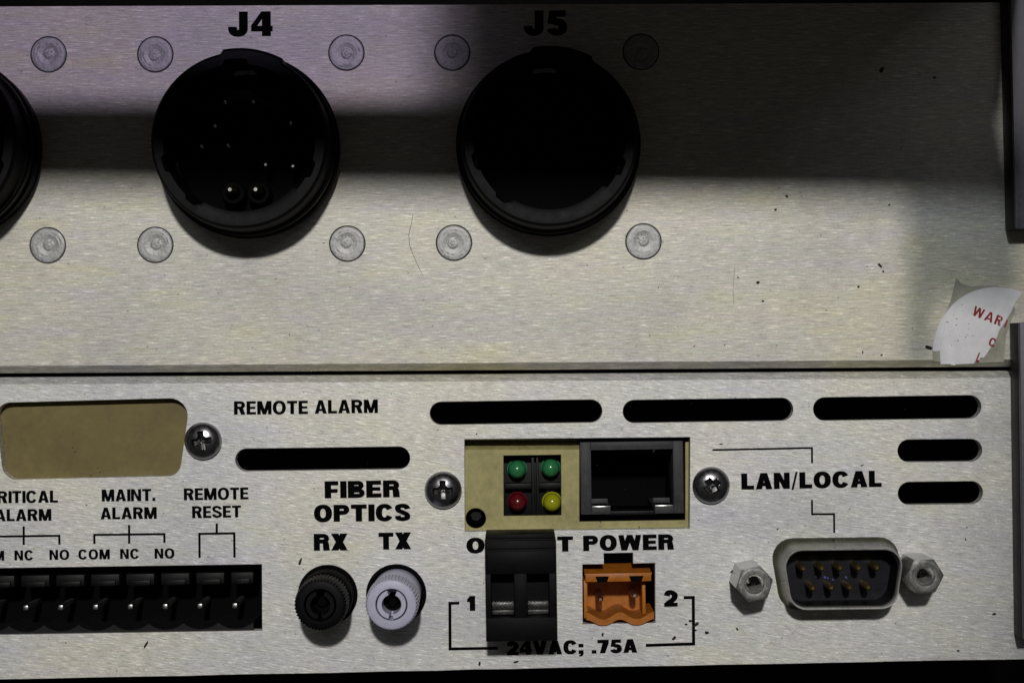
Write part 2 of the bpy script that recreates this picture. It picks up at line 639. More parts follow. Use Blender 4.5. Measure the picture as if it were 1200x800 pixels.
def printed_line(parent, segs, label, thick):
    mb = MB()
    for k, (x0, y0, x1, y1) in enumerate(segs):
        a, b = Vector(at(x0, y0)), Vector(at(x1, y1))
        d = (b - a).normalized()
        w = thick / PX / 2
        n = Vector((-d.y, d.x)) * w
        a2, b2 = a - d * w, b + d * w
        mb.sheet([tuple(a2 + n), tuple(b2 + n), tuple(b2 - n), tuple(a2 - n)], .012 + .0015 * k)
    return tag(mb.build('printed_bracket', M['ink'], parent), label)


def lip(mb, p, q, out, r=1.1, depth=16, n=6):
    """Rounded sheet-metal fold along the edge p-q that turns back from the face."""
    loops = []
    for k in range(n + 1):
        a = R(90 * k / n)
        o, h = r * (k / n), -2.1 * r * (k / n) ** 1.25
        loops.append([(p[0] + out[0] * o, p[1] + out[1] * o, h), (q[0] + out[0] * o, q[1] + out[1] * o, h)])
    loops.append([(p[0] + out[0] * r, p[1] + out[1] * r, -depth), (q[0] + out[0] * r, q[1] + out[1] * r, -depth)])
    mb.loft(loops, False, False, closed=False)


TU, TL = -0.005, -0.0150          # rotation about Y of what sits on the upper and on the lower panel
rnd = random.Random(7)

# ------------------------------------------------------------------ the dark space behind, the added light blockers above
bk = MB().box(-400, 400, -300, 300, -95, -90).build('backdrop', M['void'])
tag(bk, kind='structure')
# added blockers above the panel, out of frame; they cast its shadow band
tr = thing('shade_rig', None, None, 600, -300)
tag(tr, kind='structure')
tr.location = (0, 0, 0)


def rig_piece(name, pts, mat, z0=60.0, z1=62.0):
    """pts: (x, y) in millimetres seen from above."""
    me = bpy.data.meshes.new(name)
    n = len(pts)
    me.from_pydata([(x * S, y * S, z * S) for z in (z0, z1) for x, y in pts], [],
                   [tuple(range(n - 1, -1, -1)), tuple(range(n, 2 * n))] + [(i, (i + 1) % n, n + (i + 1) % n, n + i) for i in range(n)])
    me.materials.append(mat)
    o = link(name, me, tr)
    o['kind'] = 'structure'
    return o


rig_piece('shade_bar', [(-190, -103), (64.9, -112.5), (64.9, -80), (-190, -80)], M['blocker'])
rig_piece('shade_sheet', [(-4.5, -80), (66.0, -80), (73.5, -3), (-4.5, -3)], M['blocker'])


def light_filter(name, color):
    m, nt, b = nodes_of(name)
    nt.nodes.remove(b)
    tb = N(nt, 'ShaderNodeBsdfTransparent')
    tb.inputs[0].default_value = (*color, 1)
    L(nt, tb.outputs[0], nt.nodes['Material Output'].inputs[0])
    return m


# added filter sheets; two faces each, so the light is tinted twice
mg = light_filter('lavender_filter', (.645, .605, .725))
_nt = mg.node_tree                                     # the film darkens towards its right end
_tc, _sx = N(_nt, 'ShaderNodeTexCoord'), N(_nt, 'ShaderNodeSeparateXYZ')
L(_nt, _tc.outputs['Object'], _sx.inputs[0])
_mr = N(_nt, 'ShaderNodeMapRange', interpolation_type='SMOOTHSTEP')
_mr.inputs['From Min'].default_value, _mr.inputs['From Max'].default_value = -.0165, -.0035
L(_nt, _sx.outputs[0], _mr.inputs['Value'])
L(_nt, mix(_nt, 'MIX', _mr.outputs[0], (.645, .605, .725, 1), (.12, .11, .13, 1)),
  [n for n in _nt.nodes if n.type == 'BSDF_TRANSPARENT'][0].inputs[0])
mf = light_filter('smoke_filter', (.60, .635, .655))
rig_piece('tint_filter', [(-190, -84), (3, -84), (3, -3), (-190, -3)], mg, 62.2, 62.9)  # added filter, unseen, that turns the upper left light lilac
fl = MB().prism([(51.2, 59.9), (51.2, 34.2), (54.6, 34.2), (54.6, 43.2), (66, 43.2), (66, 59.9)], 99, 100.5).build('dimming_filter', mf, tr)  # added filter, unseen, that dims the light near the right edge

# ------------------------------------------------------------------ upper panel
UL, UR = -420, 1300
conn_px = [(-55, 175), (294, 174.5), (642, 172)]
top = [at(UL, 9.5), at(UR, 2.6)]
bot = [at(UL, 431.8), at(UR, 420.6)]
me = plate_mesh('upper_panel', [top[0], top[1], bot[1], bot[0]], [circle(x, y, 98) for x, y in conn_px], -2, 0, M['alu_upper'], .05)
upper = link('upper_panel', me)
tag(upper, 'brushed aluminium upper panel with shadow band and round black connectors', 'panel')
mb = MB()
lip(mb, bot[0], (bot[1][0] + .6, bot[1][1]), (0, -1), 1.05, 18)
join_into(upper, mb)

rivets = [(57, 64), (56, 287.5), (182, 64), (406, 62), (182, 287), (407, 285.5), (530, 62), (751, 61), (532, 284.5), (754, 283)]
for i, (x, y) in enumerate(rivets):
    u, v = at(x, y)
    rr = 2.52

    def wob(k, a, r, i=i):
        return r * (1 + .006 * math.sin(3 * a + i) + .004 * math.sin(7 * a + 2 * i))
    rv = MB()
    dh = .02 + .015 * math.sin(i * 1.7)
    ox, oy = .25 * math.sin(i * 2.1), .25 * math.cos(i * 1.3)
    prof = [(rr, -.02), (rr, .05), (rr - .12, .11), (rr * .8, .12), (rr * .55, .115 - dh), (rr * .36, .07 - dh), (rr * .28, .03), (rr * .12, .05)]
    loops = []
    jr = random.Random(50 + i)
    prof = [(rr, -.02), (rr, .05), (rr - .12, .11)] + [(rr * q, .12 - .05 * math.exp(-((q - .38) / .12) ** 2) * 1.8 + .02 * math.sin(q * 33)) for q in
                                                     (.88, .8, .72, .64, .56, .5, .44, .38, .32, .26, .2, .13, .06)]
    for k, (r, h) in enumerate(prof):
        f = max(0, k - 3) / (len(prof) - 4)
        loops.append([(ox * f + wob(k, a, r) * math.cos(a), oy * f + wob(k, a, r) * math.sin(a),
                       h + (jr.gauss(0, .010) if k > 2 else 0)) for a in [2 * math.pi * j / 48 for j in range(48)]])
    rv.loft(loops)
    ro = rv.build('rivet', M['rivet'], upper, loc=(u, v), smooth=25)
    gr = MB()
    gr.lathe([(rr - .05, .004), (rr + .17, .005)], 40, (0, 0), False, False)
    gr.build('rivet_gap', M['groove'], ro)

printed(upper, [('J', HEAVY, 267.3, 290.5, 43, 42.9, 29), ('4', HEAVY, 294.3, 319.7, 42.8, 42.6, 29)], 'heavy black printed mark J4')
printed(upper, [('J', HEAVY, 614, 637, 41.8, 41.7, 29), ('5', HEAVY, 640.7, 664.7, 41.6, 41.5, 29)], 'heavy black printed mark J5')


def specks(parent, region, n, seed, extra=()):
    """Loose dirt on the face: small angular flakes."""
    rr = random.Random(seed)
    mb = MB()
    x0, x1, y0, y1 = region
    items = [(rr.uniform(x0, x1), rr.uniform(y0, y1), abs(rr.gauss(0, .38)) + .35, rr.uniform(1, 1.8), rr.uniform(0, 3)) for _ in range(n)]
    items += [tuple(e) for e in extra]
    for k, (px, py, sz, el, an) in enumerate(items):
        u, v = at(px, py)
        q = []
        m = 6
        for i in range(m):
            a = 2 * math.pi * i / m
            r = sz / PX * rr.uniform(.6, 1.1)
            q.append((r * el * math.cos(a), r * math.sin(a) * .8))
        q = turn(q, an)
        mb.loft([[(u + a, v + b, .004) for a, b in q], [(u + a * .8, v + b * .8, .03 + .01 * sz) for a, b in q]])
    o = mb.build('dirt_specks', M['dirt'], parent)
    o['kind'] = 'stuff'
    return o


specks(upper, (60, 1165, 215, 420), 46, 3, [(888, 331, 3.0, 1, .6), (1033, 82, 3.2, 1.8, 1.2), (1095, 91, 2.2, 1, 0), (922, 230, 2.2, 1, 0),
       (909, 246, 2.2, 1, 0), (1042, 240, 1.8, 1, 0), (1031, 311, 2, 2.2, -.8), (1035, 318, 2, 1, 0), (1006, 336, 2, 1, 0), (1088, 407, 3, 1.8, -.3),
       (894, 353, 2, 1, 0), (865, 325, 1.6, 1, 0)])


def hair(parent, pts, w, name='fibre'):
    mb = MB()
    P = [at(x, y) for x, y in pts]
    lr = []
    for i, p in enumerate(P):
        a, b = P[max(0, i - 1)], P[min(len(P) - 1, i + 1)]
        dx, dy = b[0] - a[0], b[1] - a[1]
        ln = math.hypot(dx, dy)
        lr.append((p, (-dy / ln * w, dx / ln * w)))
    loops = [[(p[0] + n[0], p[1] + n[1], .02), (p[0], p[1], .02 + w * 2), (p[0] - n[0], p[1] - n[1], .02)] for p, n in lr]
    mb.loft(loops, True, True)
    return mb.build(name, M['dirt'], parent)


hair(upper, [(484, 251), (482, 262), (479, 275), (480, 288), (486, 303), (493, 318), (496, 323)], .03)
hair(upper, [(861, 314), (860, 326), (859, 340), (860, 356)], .018)

# ------------------------------------------------------------------ lower panel
LL, LR = -360, 1300
blank_cut = roundpoly([at(-6, 472), at(223, 466), at(210, 557.5), at(4, 562)], [2.0, 2.6, 2.0, 2.2], 8)
led_cut = [at(544.3, 514.6), at(808.7, 512), at(808.2, 619), at(544.8, 622.8)]
term_cut = [at(-320, 670), at(306.8, 660.8), at(307.2, 738.6), at(-320, 748.5)]
orange_cut = [at(682.5, 661), at(707.7, 660.6), at(707.5, 648), at(741.8, 647.2), at(742, 660), at(767.7, 659.4), at(768, 729.6), at(683, 731)]
plug_cut = [at(572, 664), at(648, 662.6), at(648.5, 732), at(572.5, 733.5)]
slots = [pxslot(275.7, 480.5, 538.9, 536.2, 26.6), pxslot(503.6, 705.8, 484.4, 481.3, 27), pxslot(729.9, 929.5, 482.2, 479.3, 27),
         pxslot(953, 1150, 479.3, 476.4, 27.4), pxslot(1051.9, 1151, 528.2, 527.2, 26.6), pxslot(1052.3, 1151.9, 578.1, 576.8, 27)]
DBC = (979.5, 671.5)


def dshape(w, hgt, r, slant=.17, n=6):
    """Rounded trapezoid of a D connector, wide side up."""
    k = hgt / 2 * slant
    return roundpoly([(-w / 2, hgt / 2), (w / 2, hgt / 2), (w / 2 - 2 * k, -hgt / 2), (-w / 2 + 2 * k, -hgt / 2)], r, n)


dc = at(*DBC)
db_cut = [(dc[0] + a, dc[1] + b) for a, b in turn(dshape(18.6, 10.0, 2.6), .015)]
holes = [blank_cut, led_cut, term_cut, orange_cut, plug_cut, circle(384, 696.5, 35), circle(464.3, 696, 35.3), db_cut] + slots
ltop = [at(LL, 452.5), at(LR, 441.6)]
lbot = [at(LL, 803.5), at(600, 783.3), at(LR, 770)]
edge = [lbot[0]]
for i in range(1, 40):
    x = LL + (LR - LL) * i / 40
    y = 803.5 + (x - LL) / (600 - LL) * (783.3 - 803.5) if x < 600 else 783.3 + (x - 600) / (LR - 600) * (770 - 783.3)
    edge.append(at(x, y + rnd.uniform(-.35, .35)))
edge.append(lbot[2])
me = plate_mesh('lower_panel', [ltop[0], ltop[1]] + edge[::-1], holes, -2, 0, M['alu_lower'], .06)
lower = link('lower_panel', me)
tag(lower, 'scratched aluminium lower panel with vent slots and black printed lettering', 'panel')
mb = MB()
lip(mb, ltop[0], (ltop[1][0] + .5, ltop[1][1]), (0, 1), .95, 18)
join_into(lower, mb)

# lettering, read off the photograph
printed(lower, [('REMOTE', BOLD, 274.2, 361, 485.8, 485.0, 15.8), ('ALARM', BOLD, 368.8, 443, 484.6, 483.7, 15.9)], 'black printed words REMOTE ALARM')
printed(lower, [('CRITICAL', BOLD, -17, 68, 589.6, 588.6, 14.3), ('ALARM', BOLD, -6, 60.3, 610.6, 609.8, 14)], 'black printed words CRITICAL ALARM')
printed(lower, [('MAINT.', BOLD, 119.3, 181.5, 587.4, 586.6, 14.2), ('ALARM', BOLD, 117.8, 183.8, 608.3, 607.6, 14)], 'black printed words MAINT. ALARM')
printed(lower, [('REMOTE', BOLD, 215.5, 291.3, 586, 584.8, 14.1), ('RESET', BOLD, 225.2, 282.6, 606.9, 605.9, 14.1)], 'black printed words REMOTE RESET')
NARROW = dict(BOLD, gap=.12)
for txt, x0, x1, y in (('COM', -32.5, 5, 656.9), ('NC', 17, 39.3, 656.3), ('NO', 58, 81.2, 655.7), ('COM', 91.8, 128.8, 655.2), ('NC', 140.8, 163.3, 654.6), ('NO', 181.2, 204.5, 654.1)):
    printed(lower, [(txt, NARROW, x0, x1, y, y - .3, 11.8)], 'small black printed contact mark ' + txt)
printed(lower, [('FIBER', HEAVY, 380.6, 468.5, 583.7, 582.3, 20.1), ('OPTICS', HEAVY, 368, 481, 611.4, 609.9, 20)], 'heavy black printed words FIBER OPTICS')
printed(lower, [('RX', HEAVY, 367.8, 407.7, 645, 644.5, 19.9)], 'heavy black printed mark RX')
printed(lower, [('TX', HEAVY, 443.8, 482, 643.8, 643.2, 20)], 'heavy black printed mark TX')
printed(lower, [('OUTPUT', HEAVY, 546.7, 671.8, 648, 645.8, 18), ('POWER', HEAVY, 683.5, 789.5, 645.5, 643.7, 18.3)], 'heavy black printed words OUTPUT POWER partly behind the plug')
printed(lower, [('1', HEAVY, 547.4, 557, 715.4, 715.3, 17.6)], 'heavy black printed figure 1')
printed(lower, [('2', HEAVY, 778.3, 794.2, 710.5, 710.3, 19)], 'heavy black printed figure 2')
printed(lower, [('24VAC;', HEAVY, 594.2, 683.5, 767.4, 765.6, 16.2), ('.75A', HEAVY, 693.5, 747, 765.3, 764.1, 16)], 'heavy black printed rating 24VAC; .75A')
printed(lower, [('LAN/LOCAL', HEAVY, 868.9, 1033.3, 573.6, 570.2, 19.2)], 'heavy black printed words LAN/LOCAL')
printed_line(lower, [(-12, 628.4, 69.5, 627.3), (27.8, 617.5, 27.8, 637), (69.5, 627.3, 69.6, 636.5), (-12, 628.4, -12, 638)], 'printed bracket under CRITICAL ALARM', 2.6)
printed_line(lower, [(110.5, 626.3, 192.6, 625.4), (110.5, 626.3, 110.6, 635.7), (192.6, 625.4, 192.7, 634.3), (151.3, 616, 151.4, 635.4)], 'printed bracket under MAINT. ALARM', 2.6)
printed_line(lower, [(233.7, 625.1, 274.5, 624.5), (233.7, 625.1, 233.9, 652), (274.5, 624.5, 274.8, 651.6), (254, 614.2, 254, 624.6)], 'printed bracket under REMOTE RESET', 2.7)
printed_line(lower, [(527.2, 706.4, 536.5, 706.2), (527.2, 706.4, 527.4, 759.8), (527.4, 759.8, 581.8, 758.9)], 'printed bracket left of the rating', 3.5)
printed_line(lower, [(803, 699.8, 812.4, 699.6), (812.4, 699.6, 812.8, 753.9), (812.8, 753.9, 758.6, 755.6)], 'printed bracket right of the rating', 3.7)
printed_line(lower, [(836, 527, 951.5, 524.6), (951.5, 524.6, 951.6, 541.2)], 'printed line from the screw to LAN/LOCAL', 2.3)
printed_line(lower, [(951.5, 586.5, 951.7, 602.2), (951.7, 602.2, 977.4, 602), (977.4, 602, 977.6, 622.8)], 'printed line from LAN/LOCAL to the serial connector', 2.3)

specks(lower, (5, 1170, 452, 768), 120, 11, [(171, 755, 2.2, 2.4, 1.1), (352, 658, 2.2, 2.6, 1.2), (1165, 719, 2.6, 1.3, 0), (1123, 762, 2.2, 1, 0),
       (816, 731, 3.4, 1.5, .8), (828, 741, 3, 1.2, 0), (790, 747, 3, 1.5, .7), (706, 743, 2.2, 1.5, 1.3), (766, 528, 1.5, 2, 1), (562, 777, 2, 1.6, 1.5),
       (605, 775, 2, 2, .2), (845, 520, 1.5, 2, 0), (1010, 545, 1.4, 2, .4), (860, 668, 3, 2.4, .6)])
flake = MB()
for k, (px, py, r) in enumerate(((804, 731, 2), (809, 727, 2.6), (813, 733, 2.4), (815, 738, 1.8))):
    u, v = at(px, py)
    flake.loft([[(u + r / PX * math.cos(a + k), v + r / PX * math.sin(a + k) * .6, .02) for a in [R(72 * i) for i in range(5)]],
                [(u + .6 * r / PX * math.cos(a + k), v + .6 * r / PX * math.sin(a + k) * .5, .25) for a in [R(72 * i) for i in range(5)]]])
flake.build('dirt_flake', M['dirt'], lower)

# ------------------------------------------------------------------ round connectors
KEYS = [(92, 9, -.8), (197, 6, -.6), (232, 5, -.5), (338, 6, -.6)]


def connector(px, py, label, pins, seed):
    t = thing('round_connector', label, 'connector', px, py, TU, 'round black connectors in a row on the upper panel')
    n = 144

    def rf(k, a, r):
        d = math.degrees(a) % 360
        if k >= 12:                                   # inner wall: key ways and the two thicker stretches
            for c, w, dep in KEYS:
                if abs((d - c + 180) % 360 - 180) < w:
                    return r - dep * .9
            if 238 < d < 318 and k >= 13:
                return r - .55
        elif 8 <= k and 62 < d < 101:                 # locking tab on the rim
            return r + .55
        return r
    prof = [(13.1, .0), (13.1, 2.4), (12.75, 2.7), (12.75, 4.0), (13.05, 4.3), (13.05, 5.6), (12.6, 5.9), (12.6, 7.2),
            (12.45, 7.5), (12.45, 10.2), (12.3, 10.6), (12.0, 10.9), (10.7, 10.9), (10.55, 10.6), (10.5, 1.5)]
    MB().lathe(prof, n, cap0=False, cap1=False, rf=rf).build('shell', M['shell'], t, smooth=30)
    ridge = MB()
    for r, h in ((13.35, 3.35), (12.98, 6.5)):        # two thin thread ridges
        ridge.lathe([(r - .5, h - .35), (r, h - .1), (r, h + .1), (r - .5, h + .35)], 96, cap0=False, cap1=False)
    ridge.build('thread', M['shell'], t, smooth=30)
    MB().lathe([(10.6, -3), (10.6, 1.6), (10.2, 1.75), (.01, 1.75)], 64).build('insert', M['deep'], t)
    for (x, y, r, h, mat) in pins:
        tip = at(x, y, h)
        c0 = at(px, py)
        u, v = tip[0] - c0[0], tip[1] - c0[1]
        q = MB()
        q.lathe([(r, 1.6), (r, h - r), (r * .8, h - r * .4), (r * .35, h)], 14, (u, v))
        p = q.build('pin', M[mat], t)
        if r > .7:
            MB().lathe([(1.65, 1.7), (1.65, h - 2.4), (1.5, h - 2.2), (1.05, h - 2.2), (1.05, 2)], 24, (u + .1, v - .3), cap1=False).build('pin_sleeve', M['deep'], p)
    return t


J4PINS = [(264, 119, .5, 7.2, 'tin'), (297, 119, .5, 7.2, 'tin'), (252, 147, .5, 7.2, 'tin'), (341, 144, .5, 7.2, 'tin'),  # upper pins in brighter metal, painting in glints the shade hides
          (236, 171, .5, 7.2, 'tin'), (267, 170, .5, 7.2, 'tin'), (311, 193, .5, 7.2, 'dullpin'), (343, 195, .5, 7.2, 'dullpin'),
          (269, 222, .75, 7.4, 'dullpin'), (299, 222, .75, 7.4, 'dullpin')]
connector(*conn_px[0], 'round black connector cut off by the left edge of the picture', [], 1)
connector(*conn_px[1], 'round black connector under the printed J4 with pins glinting inside', J4PINS, 2)
connector(*conn_px[2], 'round black connector under the printed J5 with a dark empty inside', [], 3)

# ------------------------------------------------------------------ blanking plate
o = plate_mesh('blanking_plate', rrect(-16.5, 16.5, -8.2, 8.2, 1), [], -3.1, -2.05, M['tan'], .1)
bp_ = link('blanking_plate', o, None, (*at(108, 514), 0), TL)
tag(bp_, 'plain gold tan plate filling the rounded opening at upper left of lower panel', 'plate')


# ------------------------------------------------------------------ screws
def screw(px, py, label, ang, lobes=False):
    t = thing('screw', label, 'screw', px, py, 0, 'cross head screws on the lower panel')
    mb = MB()
    Rr, n, m = 2.72, 112, 30
    loops = [[(Rr * .985 * math.cos(2 * math.pi * i / n), Rr * .985 * math.sin(2 * math.pi * i / n), -.2) for i in range(n)]]
    for k in range(m):
        f = k / (m - 1)
        r = Rr * (1 - f) ** .9 if k < m - 1 else .03
        lp = []
        for i in range(n):
            a = 2 * math.pi * i / n
            x, y = r * math.cos(a), r * math.sin(a)
            h = .35 + 1.5 * math.sqrt(max(0, 1 - (r / (Rr * 1.012)) ** 2.3))
            xr = x * math.cos(ang) + y * math.sin(ang)
            yr = -x * math.sin(ang) + y * math.cos(ang)
            w = .42 if not lobes else .5
            ln = 1.45 if not lobes else 1.2
            d = 0.0
            for p, q in ((xr, yr), (yr, xr)):
                inside = min((w - abs(p)) / .10, (ln - abs(q)) / .14)
                if inside > 0:
                    d = max(d, min(1, inside) * (1.35 - .5 * abs(q) / ln))
            core = min(1.0, max(0, (.78 - r) / .12))
            d = max(d, core * .8)
            lp.append((x, y, h - d))
        loops.append(lp)
    mb.loft(loops)
    hd = mb.build('head', M['chrome'], t, smooth=28)
    hd.data.materials.append(M['recess'])
    for p in hd.data.polygons:                        # darker metal paints the shade in the cross
        x, y = p.center.x / S, p.center.z / S
        h = -p.center.y / S
        if h < .35 + 1.5 * math.sqrt(max(0, 1 - (math.hypot(x, y) / (Rr * 1.012)) ** 2.3)) - .3 and math.hypot(x, y) < 1.6:
            p.material_index = 1
    return t


screw(238.5, 516, 'cross head screw right of the plain tan plate', R(8))
screw(519.5, 573.5, 'cross head screw between the FIBER OPTICS print and the indicator window', R(2))
screw(833, 568, 'cross head screw right of the network jack', R(38), True)

# ------------------------------------------------------------------ indicator window: plate, lights, network jack
c = at(676, 566)
pl_outline = [(-18.5, -8.2), (18.5, -8.2), (18.5, 5.35), (-18.5, 5.35)]


def loc_of(px, py, h, c=c):
    u, v = at(px, py, h)
    return (u - c[0], v - c[1])


HP = -2.1
led_hole = [loc_of(590, 533.6, HP), loc_of(657.4, 532.6, HP), loc_of(657.8, 603.6, HP), loc_of(590.3, 604.4, HP)]
jack_hole = [loc_of(678.5, 514, HP), loc_of(802.8, 512, HP), loc_of(803, 609.2, HP), loc_of(679, 611, HP)]
lu, lv = loc_of(557.6, 607, HP)
round_hole = [(lu + 1.5 * math.cos(2 * math.pi * i / 32), lv + 1.5 * math.sin(2 * math.pi * i / 32)) for i in range(32)]
jo = at(676, 519.5, HP)[1] - c[1]
pl_outline = [(-18.5, -8.2), (18.5, -8.2), (18.5, jo + .6), loc_of(803, 518, HP), jack_hole[2], jack_hole[3], (jack_hole[3][0], jo - .9), (-18.5, jo - .9)]
me = plate_mesh('mounting_plate', pl_outline, [led_hole, round_hole], -3.0, -2.1, M['tan_light'], .06)
mp_ = link('mounting_plate', me, None, (*c, 0), 0)
tag(mp_, 'pale gold plate behind the indicator and network jack window', 'plate')
mb = MB()
lip(mb, (-18.5, jo - .9), (jack_hole[3][0], jo - .9), (0, 1), 1.0, 8)
mb.v = [(u, v, h - 2.1) for u, v, h in mb.v]
join_into(mp_, mb)
# a post seen through the round hole
ps = MB().lathe([(1.0, -9), (1.0, -4.2), (.8, -4.0), (.01, -4.0)], 6, (0, 0)).build('spacer_post', M['black'], None, loc=(c[0] + lu, c[1] + lv + .2), rot=.2)
tag(ps, 'black six sided post seen inside the round hole beside the tan plate corner', 'post')

lt = thing('indicator_block', 'black block of four round indicator lights, two green, one red, one yellow', 'indicator light', 626, 569, TL)
lc = at(626, 569)
hb = MB()
hb.box(-5.2, 5.2, -5.2, 5.2, -9, -5.6)
hb.box(-.35, .1, -5.2, 5.2, -5.7, -3.3)
hb.box(.35, .75, -5.2, 5.2, -5.7, -3.3)
hb.box(-4.3, -.36, -.75, .1, -5.7, -3.6)
hb.box(.76, 4.3, -.75, .1, -5.7, -3.6)
hb.build('light_housing', M['black'], lt, bevel=.08)
for (x, y, mat, lab) in ((606.3, 550.3, 'green', 'green light, upper left'), (645.8, 549.3, 'green', 'green light, upper right'),
                         (606.3, 588.8, 'red', 'dark red light'), (646.9, 589.6, 'yellow', 'yellow green light')):
    hh = -2.6
    u, v = at(x, y, hh)
    prof = [(1.5, -5.7), (1.5, -5.0), (1.34, -4.9)] + [(1.34 * math.cos(R(a)), -4.0 + 1.42 * math.sin(R(a))) for a in range(0, 90, 10)] + [(.02, -2.58)]
    tag(MB().lathe(prof, 32, (u - lc[0], v - lc[1])).build('light_lens', M[mat], lt), lab)

jt = thing('network_jack', 'dark grey network jack with an empty square socket and latch notch', 'network jack', 741, 560, TL)
jc = at(741, 560)


def jl(px, py, h):
    u, v = at(px, py, h)
    return turn([(u - jc[0], v - jc[1])], TL)[0]


HJ = -.6
a0, a1 = jl(679.8, 518.2, HJ), jl(801.6, 601, HJ)
i0, i1 = jl(692.3, 527.2, HJ), jl(789.6, 592.8, HJ)
n0, n1 = jl(715.4, 592, HJ)[0], jl(767.5, 592, HJ)[0]
fr = MB()
fr.box(a0[0], i0[0], a1[1], a0[1], -14, HJ)
fr.box(i1[0], a1[0], a1[1], a0[1], -14, HJ)
fr.box(i0[0] + .002, i1[0] - .002, i0[1], a0[1], -14, HJ)
fr.box(i0[0] + .002, n0, a1[1], i1[1], -14, HJ)
fr.box(n1, i1[0] - .002, a1[1], i1[1], -14, HJ)
fr.build('jack_body', M['jack'], jt, bevel=.07)
rim = MB()                                              # raised rim round the socket, and two bright metal lips at its lower corners
w_ = .16
rim.box(i0[0] - w_, i0[0], i1[1], i0[1] + w_, HJ - .3, HJ + .07)
rim.box(i1[0], i1[0] + w_, i1[1], i0[1] + w_, HJ - .3, HJ + .07)
rim.box(i0[0], i1[0], i0[1], i0[1] + w_, HJ - .3, HJ + .068)
rim.build('socket_rim', M['jack'], jt, bevel=.04)
for x0_, x1_ in ((i0[0] + .05, n0), (n1, i1[0] - .05)):
    MB().box(x0_, x1_, i1[1], i1[1] + .16, HJ - 1, HJ + .06).build('corner_lip', M['tin'], jt, bevel=.04)
    MB().box(x0_, x1_ - .2, i1[1] + .2, i1[1] + .95, -4.4, -4).build('latch_ledge', M['jack'], jt, bevel=.06)
MB().box(i0[0], i1[0], a1[1] - .1, i0[1] + .1, -14.5, -13.9).build('jack_back', M['deep'], jt)
MB().box(n0 - .8, n1 + .8, a1[1] - .35, a1[1] + .25, -6, -2.6).build('latch_bar', M['black'], jt, bevel=.1)

# ------------------------------------------------------------------ terminal header on the left
tt = thing('terminal_header', 'long black terminal header with square pins under the alarm lettering', 'terminal header', 133, 704, TL)
tc = at(133, 704)


def tl(px, py, h):
    u, v = at(px, py, h)
    return turn([(u - tc[0], v - tc[1])], TL)[0]


HT = -.6
pitch = 40.85
body = MB()
body.box(-58, 22.2, -5.4, 6.0, -12, -9.5)
body.box(21.4, 22.6, -5.4, 6.0, -9.5, -1.5)
body.build('back_wall', M['deep'], tt)
# scalloped floor wall: one U per pin
pts = []
floor_v = tl(133, 744.5, 0)[1]
ybase = tl(133, 735, HT)[1]
for k in range(-9, 8):
    cx = tl(71.5 + pitch * (k - 1), 704, HT)[0]
    half = pitch / PX / 2
    for j in range(10):
        x = cx - half + 2 * half * j / 10
        if x > 20.35:
            break
        f = abs(j / 10 * 2 - 1)
        pts.append((x, ybase - .42 + .92 * min(1, f ** 2.2)))
pts.append((20.35, pts[-1][1]))
body = MB().prism([(pts[0][0], floor_v - .5), (20.35, floor_v - .5)] + pts[::-1], -9.6, HT)
body.build('scalloped_wall', M['scallop'], tt, bevel=0, smooth=50)
for k in range(-3, 8):
    cx = 20.6 + 41.05 * k
    x0_, x1_ = tl(cx + 4, 704, -2)[0], tl(cx + 41.05 - 4, 704, -2)[0]
    if cx > 262:
        x1_ = tl(297, 704, -2)[0]
    if k > 6 or x0_ > x1_:
        continue
    vt, vb = tl(150, 672.5, -2)[1], tl(150, 685.5, -2)[1]
    b = MB().box(x0_, x1_, vb, vt, -9.6, -2.2)
    b.box(x0_ + .9, x1_ - .5, vb - .02, vb + .75, -9, -1.7)
    b.build('latch_block', M['black'], tt, bevel=.09)
for k in range(-3, 7):
    u, v = tl(30 + 40.85 * k, 712 - 0.42 * k, -1.6)
    MB().box(u - .36, u + .36, v - .36, v + .36, -9.6, -1.6).build('pin', M['headerpin'], tt, bevel=.12)

